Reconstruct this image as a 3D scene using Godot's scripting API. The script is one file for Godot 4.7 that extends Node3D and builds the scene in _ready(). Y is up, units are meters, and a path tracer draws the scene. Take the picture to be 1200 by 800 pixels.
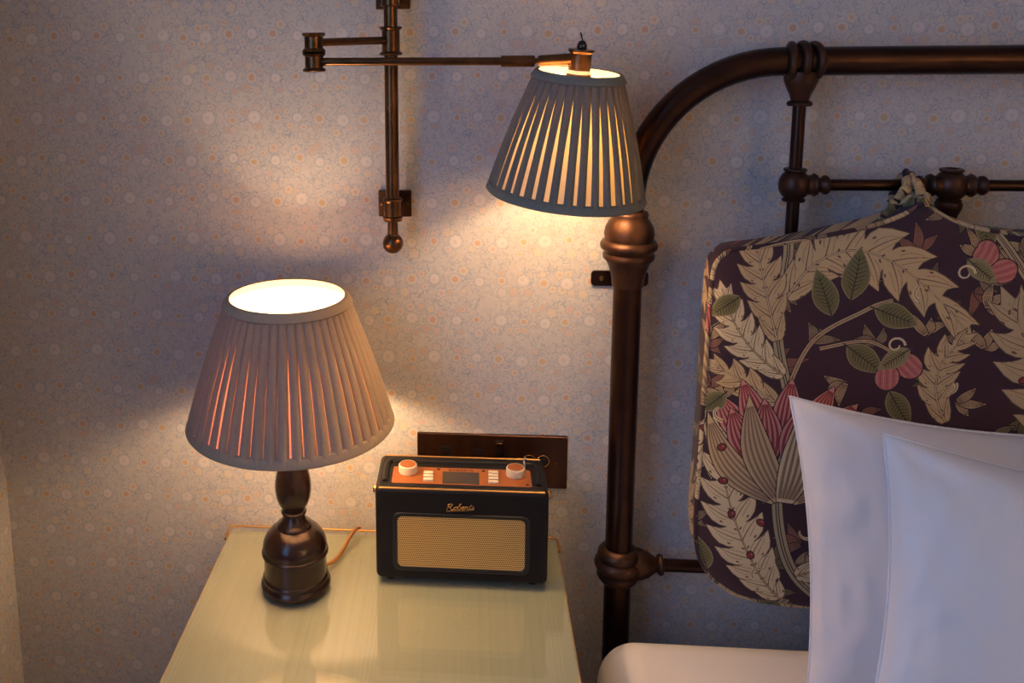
extends Node3D

# ---------------------------------------------------------------- mesh builder
class MB:
	var v := PackedVector3Array()
	var n := PackedVector3Array()
	var uv := PackedVector2Array()
	var idx := PackedInt32Array()

	func tri(a: int, b: int, c: int) -> void:
		var g := (v[b] - v[a]).cross(v[c] - v[a])
		if g.length_squared() < 1e-18:
			return
		if g.dot(n[a] + n[b] + n[c]) > 0.0:
			idx.append_array([a, c, b])
		else:
			idx.append_array([a, b, c])

	func poly(pts: Array, uvs: Array = []) -> void:      # flat convex polygon, normal from its winding (counter-clockwise seen from outside)
		var nn: Vector3 = (pts[1] - pts[0]).cross(pts[2] - pts[0]).normalized()
		var o := v.size()
		for i in pts.size():
			v.append(pts[i])
			n.append(nn)
			uv.append(uvs[i] if uvs.size() else Vector2(pts[i].x + pts[i].z, pts[i].y + pts[i].z))
		for i in range(1, pts.size() - 1):
			tri(o, o + i, o + i + 1)

	func grid(P: Array, closed_u := false, closed_v := false, flip := false, UV: Array = [], N: Array = []) -> void:
		var rows := P.size()
		var cols: int = P[0].size()
		var o := v.size()
		for i in rows:
			for j in cols:
				var p: Vector3 = P[i][j]
				v.append(p)
				if N.size():
					n.append(N[i][j])
				else:
					var a: Vector3 = P[i][(j + 1) % cols if closed_u else mini(j + 1, cols - 1)] - P[i][(j - 1 + cols) % cols if closed_u else maxi(j - 1, 0)]
					var b: Vector3 = P[(i + 1) % rows if closed_v else mini(i + 1, rows - 1)][j] - P[(i - 1 + rows) % rows if closed_v else maxi(i - 1, 0)][j]
					var c := a.cross(b)
					if c.length_squared() < 1e-20:
						c = Vector3(0, 1, 0)
					n.append(-c.normalized() if flip else c.normalized())
				uv.append(UV[i][j] if UV.size() else Vector2(p.x + p.z, p.y + 0.3 * p.z))
		for i in (rows if closed_v else rows - 1):
			for j in (cols if closed_u else cols - 1):
				var a := o + i * cols + j
				var b := o + i * cols + (j + 1) % cols
				var c := o + ((i + 1) % rows) * cols + j
				var d := o + ((i + 1) % rows) * cols + (j + 1) % cols
				tri(a, b, d)
				tri(a, d, c)

	# profile of (radius, height); outward is to the right of the direction of travel when it climbs
	func lathe(pr: Array, seg := 40, xf := Transform3D(), crease := 0.75) -> void:
		var run := [pr[0]]
		var runs := []
		for i in range(1, pr.size()):
			run.append(pr[i])
			if i == pr.size() - 1:
				runs.append(run)
			else:
				var d0: Vector2 = (pr[i] - pr[i - 1]).normalized()
				var d1: Vector2 = (pr[i + 1] - pr[i]).normalized()
				if absf(d0.angle_to(d1)) > crease:
					runs.append(run)
					run = [pr[i]]
		for r in runs:
			var P := []
			var N := []
			for k in r.size():
				var t: Vector2 = (r[mini(k + 1, r.size() - 1)] - r[maxi(k - 1, 0)]).normalized()
				var row := PackedVector3Array()
				var nr := PackedVector3Array()
				for s in seg:
					var a := TAU * s / seg
					row.append(xf * Vector3(r[k].x * cos(a), r[k].y, r[k].x * sin(a)))
					nr.append((xf.basis * Vector3(t.y * cos(a), -t.x, t.y * sin(a))).normalized())
				P.append(row)
				N.append(nr)
			grid(P, true, false, false, [], N)

	func tube(path: Array, rad, seg := 14, caps := true, closed := false) -> void:
		var P := []
		var N := []
		var cnt := path.size()
		var up := Vector3.ZERO
		for i in cnt:
			var t: Vector3
			if closed:
				t = (path[(i + 1) % cnt] - path[(i - 1 + cnt) % cnt]).normalized()
			else:
				t = (path[mini(i + 1, cnt - 1)] - path[maxi(i - 1, 0)]).normalized()
			if up == Vector3.ZERO:
				up = t.cross(Vector3(0.31, 0.17, 0.93)).normalized()
			up = (up - t * up.dot(t)).normalized()
			var side := t.cross(up)
			var r: float = rad[i] if rad is Array else rad
			var row := PackedVector3Array()
			var nr := PackedVector3Array()
			for s in seg:
				var a := TAU * s / seg
				var d := up * cos(a) + side * sin(a)
				row.append(path[i] + d * r)
				nr.append(d)
			P.append(row)
			N.append(nr)
		grid(P, true, closed, false, [], N)
		if caps and not closed:
			for e in 2:
				var row: PackedVector3Array = P[0] if e == 0 else P[cnt - 1]
				var nn: Vector3 = (path[0] - path[1]).normalized() if e == 0 else (path[cnt - 1] - path[cnt - 2]).normalized()
				var o := v.size()
				for p in row:
					v.append(p)
					n.append(nn)
					uv.append(Vector2(p.x, p.y))
				for k in range(1, seg - 1):
					tri(o, o + k, o + k + 1)

	func round_box(c: Vector3, size: Vector3, r: float, steps := 3, xf := Transform3D()) -> void:
		var h := size * 0.5
		var inner := h - Vector3(r, r, r)
		for ax in 3:
			for sg in [-1.0, 1.0]:
				var ua := (ax + 1) % 3
				var va := (ax + 2) % 3
				var us := []
				var vs := []
				for k in steps + 1:
					us.append(-h[ua] + r * (1.0 - cos(0.5 * PI * k / steps)) if false else -h[ua] + r * k / steps)
					vs.append(-h[va] + r * k / steps)
				for k in steps + 1:
					us.append(h[ua] - r + r * k / steps)
					vs.append(h[va] - r + r * k / steps)
				var P := []
				var N := []
				for b in vs:
					var row := PackedVector3Array()
					var nr := PackedVector3Array()
					for a in us:
						var p := Vector3()
						p[ax] = sg * h[ax]
						p[ua] = a
						p[va] = b
						var q := p.clamp(-inner, inner)
						var d := (p - q).normalized()
						row.append(xf * (c + q + d * r))
						nr.append((xf.basis * d).normalized())
					P.append(row)
					N.append(nr)
				grid(P, false, false, false, [], N)

	func box(c: Vector3, size: Vector3, ch := 0.0015, xf := Transform3D()) -> void:
		round_box(c, size, minf(ch, minf(size.x, minf(size.y, size.z)) * 0.49), 1, xf)

	# slab with the outline (counter-clockwise in x, y), from z0 to z1, front edge chamfered
	func slab(outline: PackedVector2Array, z0: float, z1: float, ch: float, xf := Transform3D()) -> void:
		var cnt := outline.size()
		var inset := PackedVector2Array()
		for i in cnt:
			var d := (outline[(i + 1) % cnt] - outline[(i - 1 + cnt) % cnt]).normalized()
			inset.append(outline[i] + Vector2(-d.y, d.x) * ch)
		for i in cnt:
			var j := (i + 1) % cnt
			var a := outline[i]
			var b := outline[j]
			poly([xf * Vector3(a.x, a.y, z0), xf * Vector3(b.x, b.y, z0), xf * Vector3(b.x, b.y, z1 - ch), xf * Vector3(a.x, a.y, z1 - ch)])
			poly([xf * Vector3(a.x, a.y, z1 - ch), xf * Vector3(b.x, b.y, z1 - ch), xf * Vector3(inset[j].x, inset[j].y, z1), xf * Vector3(inset[i].x, inset[i].y, z1)])
		for e in 2:
			var o := v.size()
			for q in (inset if e == 1 else outline):
				v.append(xf * Vector3(q.x, q.y, z1 if e == 1 else z0))
				n.append((xf.basis * Vector3(0, 0, 1.0 if e == 1 else -1.0)).normalized())
				uv.append(q)
			var ts := Geometry2D.triangulate_polygon(inset if e == 1 else outline)
			for k in range(0, ts.size(), 3):
				tri(o + ts[k], o + ts[k + 1], o + ts[k + 2])

	func done() -> ArrayMesh:
		var a := []
		a.resize(Mesh.ARRAY_MAX)
		a[Mesh.ARRAY_VERTEX] = v
		a[Mesh.ARRAY_NORMAL] = n
		a[Mesh.ARRAY_TEX_UV] = uv
		a[Mesh.ARRAY_INDEX] = idx
		var m := ArrayMesh.new()
		m.add_surface_from_arrays(Mesh.PRIMITIVE_TRIANGLES, a)
		return m

# ---------------------------------------------------------------- flat printing (wallpaper, printed cloth)
class Print:
	var im: Image
	var w: int
	var h: int
	var wrap := true
	func _init(ww: int, hh: int, c: Color) -> void:
		w = ww
		h = hh
		im = Image.create(w, h, false, Image.FORMAT_RGB8)
		im.fill(c)
	func span(x0: int, x1: int, y: int, c: Color) -> void:
		if wrap:
			y = posmod(y, h)
			if x0 < 0:
				im.fill_rect(Rect2i(x0 + w, y, mini(x1, 0) - x0, 1), c)
			if x1 > w:
				im.fill_rect(Rect2i(maxi(x0, w) - w, y, x1 - maxi(x0, w), 1), c)
		elif y < 0 or y >= h:
			return
		x0 = maxi(x0, 0)
		x1 = mini(x1, w)
		if x1 > x0:
			im.fill_rect(Rect2i(x0, y, x1 - x0, 1), c)
	func fill(pts: PackedVector2Array, c: Color) -> void:
		var lo := 1e9
		var hi := -1e9
		for p in pts:
			lo = minf(lo, p.y)
			hi = maxf(hi, p.y)
		for y in range(int(floor(lo)), int(ceil(hi)) + 1):
			var yy := y + 0.5
			var xs := PackedFloat32Array()
			for i in pts.size():
				var a := pts[i]
				var b := pts[(i + 1) % pts.size()]
				if (a.y <= yy) != (b.y <= yy):
					xs.append(a.x + (yy - a.y) / (b.y - a.y) * (b.x - a.x))
			xs.sort()
			for k in range(0, xs.size() - 1, 2):
				var x0 := int(round(xs[k]))
				var x1 := int(round(xs[k + 1]))
				if x1 > x0:
					span(x0, x1, y, c)
	func disc(p: Vector2, r: float, c: Color, squash := 1.0, turn := 0.0) -> void:
		var pts := PackedVector2Array()
		var k := maxi(8, int(r * 3))
		for i in k:
			pts.append(p + Vector2(r * cos(TAU * i / k), r * squash * sin(TAU * i / k)).rotated(turn))
		fill(pts, c)
	func stroke(pts: PackedVector2Array, w0: float, w1: float, c: Color) -> void:
		var L := PackedVector2Array()
		var R := PackedVector2Array()
		var cnt := pts.size()
		for i in cnt:
			var d := (pts[mini(i + 1, cnt - 1)] - pts[maxi(i - 1, 0)]).normalized()
			var hw := lerpf(w0, w1, i / float(cnt - 1)) * 0.5
			L.append(pts[i] + Vector2(-d.y, d.x) * hw)
			R.append(pts[i] - Vector2(-d.y, d.x) * hw)
		for i in cnt - 1:
			fill(PackedVector2Array([L[i], L[i + 1], R[i + 1], R[i]]), c)
	func outline(pts: PackedVector2Array, wd: float, c: Color) -> void:
		var q := pts.duplicate()
		q.append(pts[0])
		stroke(q, wd, wd, c)

static func bez(a: Vector2, b: Vector2, c: Vector2, k := 16) -> PackedVector2Array:
	var o := PackedVector2Array()
	for i in k + 1:
		var t := i / float(k)
		o.append(a * (1 - t) * (1 - t) + b * 2 * t * (1 - t) + c * t * t)
	return o

static func smooth3(pts: Array, per := 8) -> Array:
	var o := []
	for i in pts.size() - 1:
		var p0 = pts[maxi(i - 1, 0)]
		var p1 = pts[i]
		var p2 = pts[i + 1]
		var p3 = pts[mini(i + 2, pts.size() - 1)]
		for k in per:
			var t := k / float(per)
			o.append(0.5 * ((2 * p1) + (p2 - p0) * t + (2 * p0 - 5 * p1 + 4 * p2 - p3) * t * t + (3 * p1 - p0 - 3 * p2 + p3) * t * t * t))
	o.append(pts[pts.size() - 1])
	return o

static func rrect(wd: float, ht: float, r: float, k := 5) -> PackedVector2Array:
	var o := PackedVector2Array()
	for q in 4:
		var c := Vector2((wd / 2 - r) * (1 if q in [0, 3] else -1), (ht / 2 - r) * (1 if q < 2 else -1))
		for i in k + 1:
			var a := PI / 2 * (q + i / float(k))
			o.append(c + Vector2(cos(a), sin(a)) * r)
	return o

# ---------------------------------------------------------------- scene helpers
var M := {}
var rng := RandomNumberGenerator.new()

func srgb(r: float, g: float, b: float) -> Color:
	return Color(r / 255.0, g / 255.0, b / 255.0)

func mat(called: String, c: Color, rough := 0.6, metal := 0.0) -> StandardMaterial3D:
	var m := StandardMaterial3D.new()
	m.resource_name = called
	m.albedo_color = c
	m.roughness = rough
	m.metallic = metal
	M[called] = m
	return m

func noise_tex(seed_: int, freq: float, lo: Color, hi: Color, px := 256) -> NoiseTexture2D:
	var f := FastNoiseLite.new()
	f.seed = seed_
	f.frequency = freq
	f.fractal_octaves = 4
	var t := NoiseTexture2D.new()
	t.noise = f
	t.width = px
	t.height = px
	t.seamless = true
	var g := Gradient.new()
	g.set_color(0, lo)
	g.set_color(1, hi)
	t.color_ramp = g
	return t

func part(called: String, b: MB, m: Material, parent: Node3D) -> MeshInstance3D:
	return inst(called, b.done(), m, parent)

func inst(called: String, mesh: Mesh, m: Material, parent: Node3D) -> MeshInstance3D:
	var o := MeshInstance3D.new()
	o.name = called
	o.mesh = mesh
	o.material_override = m
	parent.add_child(o, true)
	return o

func thing(called: String, label: String, category: String, at := Vector3.ZERO) -> Node3D:
	var o := Node3D.new()
	o.name = called
	o.position = at
	add_child(o, true)
	o.set_meta("label", label)
	o.set_meta("category", category)
	return o

func structure(called: String, b: MB, m: Material) -> MeshInstance3D:
	var o := part(called, b, m, self)
	o.set_meta("kind", "structure")
	return o

# ---------------------------------------------------------------- textures
func wallpaper_texture() -> ImageTexture:
	var W := 828
	var H := 1143
	var p := Print.new(W, H, srgb(201, 195, 188))
	rng.seed = 11
	var line := [srgb(162, 167, 176), srgb(176, 179, 182), srgb(156, 163, 174), srgb(184, 183, 180)]
	var cx := W / 8.0
	var ry := H / 6.0
	# scrolling stems and tendrils
	for k in 4200:
		var a := Vector2(rng.randf() * W, rng.randf() * H)
		var r := rng.randf_range(5.0, 24.0)
		var t0 := rng.randf() * TAU
		var turn := rng.randf_range(1.4, 4.2) * (1 if rng.randf() < 0.5 else -1)
		var q := PackedVector2Array()
		for i in 11:
			var f := i / 10.0
			q.append(a + Vector2(cos(t0 + turn * f), sin(t0 + turn * f)) * r * (1.0 - 0.45 * f))
		p.stroke(q, 3.0, 1.8, line[k % 4] if k % 3 else srgb(210, 203, 195))
		if k % 4 == 0:
			p.disc(q[5], rng.randf_range(3.0, 6.0), line[(k + 1) % 4], 0.5, rng.randf() * PI)
	# small blossoms between the rows
	for row in 12:
		for col in 16:
			var c := Vector2((col * 0.5 + 0.25 * (row % 2)) * cx, (row * 0.5 + 0.25) * ry)
			c += Vector2(rng.randf_range(-20, 20), rng.randf_range(-18, 18))
			if rng.randf() < 0.30:
				continue
			var rr := rng.randf_range(12, 21)
			var tone: Color = [srgb(208, 192, 180), srgb(210, 198, 180), srgb(206, 198, 192), srgb(204, 186, 174)][rng.randi() % 4]
			for k in 5:
				p.disc(c + Vector2(rr * 0.75, 0).rotated(TAU * k / 5 + col), rr * 0.62, srgb(176, 179, 182), 1.0)
			for k in 5:
				p.disc(c + Vector2(rr * 0.7, 0).rotated(TAU * k / 5 + col), rr * 0.50, tone, 1.0)
			p.disc(c, rr * 0.42, srgb(205, 178, 156) if rng.randf() < 0.6 else tone)
	# rows of round blossoms, orange-hearted and plain by turns
	for row in 6:
		for col in 8:
			var c := Vector2((col + 0.5) * cx, (row + 0.5) * ry) + Vector2(rng.randf_range(-9, 9), rng.randf_range(-12, 12))
			var orange := (row + col) % 2 == 0
			var rr := rng.randf_range(20, 27) if orange else rng.randf_range(21, 33)
			var sq := rng.randf_range(0.85, 1.15)
			for k in 8:
				p.disc(c + Vector2(rr * 0.66, 0).rotated(TAU * k / 8 + row * 2.0 + col), rr * 0.42 + 3.0, srgb(172, 175, 180), sq)
			for k in 8:
				p.disc(c + Vector2(rr * 0.66, 0).rotated(TAU * k / 8 + row * 2.0 + col), rr * 0.42, srgb(207, 200, 192), sq)
			p.disc(c, rr * 0.8, srgb(207, 200, 192), sq)
			for k in 9:
				var d := Vector2(1, 0).rotated(TAU * k / 9 + row + col)
				p.stroke(PackedVector2Array([c + d * rr * 0.55, c + d * rr * 1.05]), 1.4, 2.6, srgb(190, 190, 188))
			if orange:
				p.disc(c, rr * 0.74, srgb(208, 192, 172), sq)
				p.disc(c, rr * 0.48, [srgb(206, 176, 144), srgb(204, 170, 146), srgb(204, 180, 144)][rng.randi() % 3], sq)
				for k in 6:
					p.disc(c + Vector2(rr * 0.36, 0).rotated(TAU * k / 6), rr * 0.09, srgb(196, 158, 122))
			else:
				p.disc(c, rr * 0.74, srgb(214, 207, 201), sq)
				p.disc(c + Vector2(rng.randf_range(-6, 6), rng.randf_range(-6, 6)), rr * 0.34, srgb(207, 196, 186), sq)
	return ImageTexture.create_from_image(p.im)

var PRINT_MM := Vector2(620, 640)
const K := 2.0      # texture pixels per millimetre of cloth

func mm(x: float, y: float) -> Vector2:
	return Vector2(x, PRINT_MM.y - y) * K

func frond(p: Print, a: Vector2, b: Vector2, c: Vector2, wide: float, lobes: int, col: Color, line: Color, lit: Color) -> void:
	var sp := bez(mm(a.x, a.y), mm(b.x, b.y), mm(c.x, c.y), 60)
	var wd := wide * K
	var at := func(t: float) -> Vector2:
		var f := clampf(t, 0, 1) * 60.0
		var i := mini(int(f), 59)
		return sp[i].lerp(sp[i + 1], f - i)
	var dir := func(t: float) -> Vector2:
		var i := clampi(int(t * 60.0), 0, 59)
		return (sp[i + 1] - sp[i]).normalized()
	var sides := []
	var tips := []
	for s in [1.0, -1.0]:
		var edge := PackedVector2Array()
		for k in lobes:
			var t0: float = k / float(lobes)
			var t1: float = (k + 1.0) / lobes
			var g: float = wd * sin(PI * (0.12 + 0.80 * (t0 + t1) / 2.0))
			for e in [[0.0, 0.40, 0.0], [0.14, 0.66, 0.0], [0.36, 0.92, 0.04], [0.56, 1.06, 0.16], [0.80, 1.16, 0.44], [0.82, 0.92, 0.28], [0.86, 0.66, 0.14], [0.94, 0.46, 0.04]]:
				var te: float = t0 + e[0] / lobes
				var fw: Vector2 = dir.call(te)
				var nn: Vector2 = Vector2(-fw.y, fw.x) * s
				var pt: Vector2 = at.call(te) + nn * g * e[1] + fw * wd * e[2]
				edge.append(pt)
				if e[0] == 0.80:
					tips.append([at.call(t0 + 0.02), pt.lerp(at.call(t0 + 0.4 / lobes), 0.16)])
		sides.append(edge)
	var pts: PackedVector2Array = sides[0].duplicate()
	pts.append(sp[60] + dir.call(1.0) * wd * 0.5)
	var back: PackedVector2Array = sides[1].duplicate()
	back.reverse()
	pts.append_array(back)
	p.outline(pts, 5.0, line)
	p.fill(pts, col)
	for q in tips:
		var dv: Vector2 = q[1] - q[0]
		var m1: Vector2 = q[0].lerp(q[1], 0.5) + dv.orthogonal() * 0.08
		p.stroke(bez(q[0], m1, q[1], 8), 2.8, 1.2, line)
		for e in [-1.0, 1.0]:
			var off: Vector2 = dv.orthogonal() * 0.17 * e
			p.stroke(bez(q[0] + dv * 0.25 + off * 0.7, m1 + off, q[1] - dv * 0.14 + off * 0.4, 8), 1.6, 1.0, line.lerp(col, 0.35))
			p.disc(q[0] + dv * 0.34 + off * 1.5, wd * 0.075, line, 0.42, dv.angle())
	p.stroke(sp, 6.5, 3.0, line)
	p.stroke(sp, 3.0, 1.5, lit)

func oval_leaf(p: Print, a: Vector2, tip: Vector2, wide: float, col: Color, line: Color) -> void:
	var A := mm(a.x, a.y)
	var B := mm(tip.x, tip.y)
	var d := B - A
	var nn := Vector2(-d.y, d.x).normalized() * wide * K
	var pts := PackedVector2Array()
	for i in 13:
		var t := i / 12.0
		pts.append(A + d * t + nn * sin(PI * pow(t, 0.8)) * 0.5)
	for i in range(11, 0, -1):
		var t := i / 12.0
		pts.append(A + d * t - nn * sin(PI * pow(t, 0.8)) * 0.5)
	p.outline(pts, 5.5, srgb(150, 132, 96))
	p.fill(pts, col)
	for i in range(2, 10):
		var t := i / 12.0
		var hw := sin(PI * pow(t, 0.8)) * 0.36
		for s in [-1.0, 1.0]:
			p.stroke(PackedVector2Array([A + d * t, A + d * (t + 0.10) + nn * s * hw]), 2.6, 1.2, line)
	p.stroke(PackedVector2Array([A - d * 0.12, A + d * 0.85]), 4.0, 2.0, line)

func stem(p: Print, pts: Array, wd: float, col: Color, line: Color) -> void:
	var q := PackedVector2Array()
	for s in smooth3(pts, 12):
		q.append(mm(s.x, s.y))
	p.stroke(q, (wd + 2.2) * K, (wd * 0.8 + 2.0) * K, line)
	p.stroke(q, wd * K, wd * 0.8 * K, col)
	p.stroke(q, wd * 0.34 * K, wd * 0.25 * K, line)
	p.stroke(q, wd * 0.16 * K, wd * 0.1 * K, col)

func berry(p: Print, c: Vector2, r: float, turn: float) -> void:
	var C := mm(c.x, c.y)
	var R := r * K
	p.disc(C, R + 3, srgb(40, 20, 24), 0.86, turn)
	p.disc(C, R, srgb(182, 104, 96), 0.86, turn)
	for k in 7:
		var o := (k - 3) / 3.6
		var q := PackedVector2Array()
		for i in 9:
			var f := (i - 4) / 4.4
			q.append(C + Vector2(f * R * sqrt(maxf(0.0, 1 - o * o)), o * R * 0.86).rotated(turn))
		p.stroke(q, 1.6, 1.6, srgb(206, 150, 130) if k % 2 == 0 else srgb(140, 62, 64))

func petal(p: Print, base: Vector2, tip: Vector2, wide: float, col: Color, edge: Color, stripe: Color, bend := 0.0) -> void:
	var A := mm(base.x, base.y)
	var B := mm(tip.x, tip.y)
	var d := B - A
	var nn := Vector2(-d.y, d.x).normalized() * wide * K
	var bend_v := Vector2(-d.y, d.x).normalized() * bend * K
	var ctr := func(t: float) -> Vector2: return A + d * t + bend_v * sin(PI * t)
	var pts := PackedVector2Array()
	for i in 15:
		var t := i / 14.0
		pts.append(ctr.call(t) + nn * sin(PI * (0.16 + 0.84 * t)) * 0.5)
	for i in range(13, -1, -1):
		var t := i / 14.0
		pts.append(ctr.call(t) - nn * sin(PI * (0.16 + 0.84 * t)) * 0.5)
	p.outline(pts, 5.0, srgb(38, 22, 26))
	p.fill(pts, edge)
	for k in 5:
		var o := (k - 2) * 0.17
		var q := PackedVector2Array()
		for i in 10:
			var t := 0.04 + 0.86 * i / 9.0
			q.append(ctr.call(t) + nn * sin(PI * (0.16 + 0.84 * t)) * o)
		p.stroke(q, wide * 0.13 * K, wide * 0.05 * K, col)
		p.stroke(q, 2.2, 1.2, stripe)

func cloth_texture() -> ImageTexture:
	var p := Print.new(int(PRINT_MM.x * K), int(PRINT_MM.y * K), srgb(60, 33, 41))
	rng.seed = 5
	var tan_ := srgb(196, 165, 118)
	var cream := srgb(214, 190, 146)
	var brown := srgb(96, 70, 50)
	var dark := srgb(44, 27, 30)
	var olive := srgb(112, 104, 62)
	var red := srgb(150, 62, 60)
	var pink := srgb(200, 132, 118)
	# small sprigs all over the ground
	for k in 150:
		var a := Vector2(rng.randf() * 620, rng.randf() * 640)
		var t0 := rng.randf() * TAU
		var tone: Color = [tan_, srgb(150, 92, 74), srgb(150, 130, 96), olive][k % 4]
		for j in 3:
			var d := Vector2(rng.randf_range(22, 40), 0).rotated(t0 + (j - 1) * 0.85)
			petal(p, a, a + d, 12.0, tone, tone, brown, rng.randf_range(-5, 5))
	# stems
	stem(p, [Vector2(250, -20), Vector2(150, 60), Vector2(118, 170), Vector2(128, 300), Vector2(104, 420), Vector2(112, 520), Vector2(140, 660)], 15, srgb(170, 150, 112), dark)
	stem(p, [Vector2(120, 330), Vector2(150, 410), Vector2(215, 455), Vector2(250, 470)], 6, tan_, dark)
	stem(p, [Vector2(160, 400), Vector2(220, 412), Vector2(262, 392)], 5, tan_, dark)
	stem(p, [Vector2(330, 660), Vector2(380, 560), Vector2(470, 440), Vector2(590, 380)], 12, srgb(170, 150, 112), dark)
	stem(p, [Vector2(400, -20), Vector2(430, 120), Vector2(500, 230), Vector2(600, 260)], 12, srgb(170, 150, 112), dark)
	# large lobed leaves
	frond(p, Vector2(112, 470), Vector2(190, 620), Vector2(345, 430), 38, 8, tan_, brown, cream)
	frond(p, Vector2(104, 410), Vector2(78, 500), Vector2(70, 556), 26, 6, tan_, brown, cream)
	frond(p, Vector2(116, 360), Vector2(50, 400), Vector2(30, 480), 24, 6, cream, brown, tan_)
	frond(p, Vector2(110, 320), Vector2(60, 350), Vector2(22, 372), 20, 4, tan_, brown, cream)
	frond(p, Vector2(132, 20), Vector2(60, 90), Vector2(30, 280), 34, 9, cream, brown, tan_)
	frond(p, Vector2(560, 190), Vector2(470, 330), Vector2(395, 470), 50, 8, srgb(180, 156, 116), brown, cream)
	frond(p, Vector2(330, 300), Vector2(290, 380), Vector2(350, 420), 24, 6, tan_, brown, cream)
	frond(p, Vector2(480, 600), Vector2(560, 560), Vector2(610, 450), 36, 7, tan_, brown, cream)
	frond(p, Vector2(210, 10), Vector2(290, 120), Vector2(380, 160), 38, 8, tan_, brown, cream)
	frond(p, Vector2(150, 60), Vector2(205, 90), Vector2(250, 20), 26, 6, cream, brown, tan_)
	frond(p, Vector2(540, 20), Vector2(600, 100), Vector2(590, 200), 36, 7, tan_, brown, cream)
	# layered bloom
	for q in [[70, 262, 30, 330], [92, 268, 62, 352], [118, 270, 128, 356], [142, 268, 184, 346], [160, 262, 216, 322]]:
		petal(p, Vector2(q[0], q[1]), Vector2(q[2], q[3]), 36, red, pink, srgb(122, 42, 46))
	for q in [[80, 235, 48, 310], [104, 238, 92, 326], [128, 238, 146, 322], [150, 232, 190, 300]]:
		petal(p, Vector2(q[0], q[1]), Vector2(q[2], q[3]), 38, red, pink, srgb(122, 42, 46))
	petal(p, Vector2(118, 175), Vector2(20, 300), 40, srgb(160, 132, 98), tan_, srgb(120, 76, 62), -22)
	petal(p, Vector2(124, 175), Vector2(72, 330), 42, srgb(160, 132, 98), tan_, srgb(120, 76, 62), -12)
	petal(p, Vector2(134, 175), Vector2(224, 300), 42, srgb(160, 132, 98), tan_, srgb(120, 76, 62), 22)
	petal(p, Vector2(128, 172), Vector2(142, 312), 46, srgb(160, 132, 98), cream, srgb(120, 76, 62), 8)
	# green leaves
	for q in [[196, 470, 206, 540, 34], [172, 448, 150, 510, 32], [228, 458, 284, 436, 32], [196, 404, 244, 368, 32], [52, 470, 18, 440, 26], [40, 330, 12, 300, 24], [300, 592, 330, 630, 34], [372, 590, 362, 534, 28], [256, 340, 284, 292, 28], [430, 560, 470, 590, 30], [30, 60, 12, 110, 24], [190, 100, 234, 130, 30], [300, 220, 340, 260, 34], [520, 520, 500, 470, 30], [470, 90, 520, 60, 32], [330, 60, 300, 100, 30]]:
		oval_leaf(p, Vector2(q[0], q[1]), Vector2(q[2], q[3]), q[4], olive, srgb(58, 52, 32))
	# fruit pairs
	for q in [[262, 372, 0.4], [372, 520, 2.2], [300, 160, 1.0], [540, 330, 2.6], [480, 150, 0.2]]:
		var c := Vector2(q[0], q[1])
		var t: float = q[2]
		berry(p, c + Vector2(16, 0).rotated(t), 19, -t + 1.2)
		berry(p, c + Vector2(-15, -6).rotated(t), 18, -t + 1.9)
		oval_leaf(p, c + Vector2(24, 22).rotated(t), c + Vector2(-22, 10).rotated(t), 24, srgb(140, 128, 84), srgb(70, 58, 36))
		var cq := PackedVector2Array()
		for i in 16:
			var s := c + Vector2(10, 34).rotated(t) + Vector2(12 - i * 0.5, 0).rotated(i * 0.42)
			cq.append(mm(s.x, s.y))
		p.stroke(cq, 7, 4, cream)
	# dark red seeds
	for q in [[455, 372], [486, 330], [430, 420], [512, 280], [424, 362], [470, 410], [44, 200], [58, 150], [40, 250], [86, 90], [98, 140], [26, 538], [66, 548], [580, 420], [600, 500], [250, 80], [330, 130]]:
		var C := mm(q[0], q[1])
		p.disc(C, 14, srgb(60, 30, 30), 0.8, q[0])
		p.disc(C, 10.5, srgb(140, 48, 44), 0.8, q[0])
		p.disc(C + Vector2(3, -3), 3, srgb(186, 110, 90))
	# cream hooks
	for q in [[92, 545, 0.4], [38, 300, 2.0], [100, 60, 1.0], [160, 130, 3.0], [286, 480, 1.5], [410, 560, 0.2], [330, 350, 4.0], [300, 30, 2.4], [390, 240, 1.2], [560, 560, 0.8]]:
		var hq := PackedVector2Array()
		for i in 10:
			var s := Vector2(q[0], q[1]) + Vector2(10, 0).rotated(q[2] + i * 0.32)
			hq.append(mm(s.x, s.y))
		p.stroke(hq, 5, 13, cream)
		p.stroke(hq, 1.5, 2, brown)
	return ImageTexture.create_from_image(p.im)

func grille_texture() -> ImageTexture:
	var p := Print.new(64, 64, srgb(226, 184, 112))
	for r in 4:
		for c in 4:
			p.disc(Vector2(c * 16 + (8 if r % 2 else 0), r * 16 + 8), 5.0, srgb(70, 50, 28))
	return ImageTexture.create_from_image(p.im)

func weave_texture(a: Color, b: Color) -> ImageTexture:
	var p := Print.new(64, 64, a)
	rng.seed = 3
	for i in 32:
		for j in 32:
			var f := rng.randf()
			p.im.fill_rect(Rect2i(i * 2, j * 2, 2, 2), a.lerp(b, f if (i + j) % 2 else f * 0.5))
	return ImageTexture.create_from_image(p.im)

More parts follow.
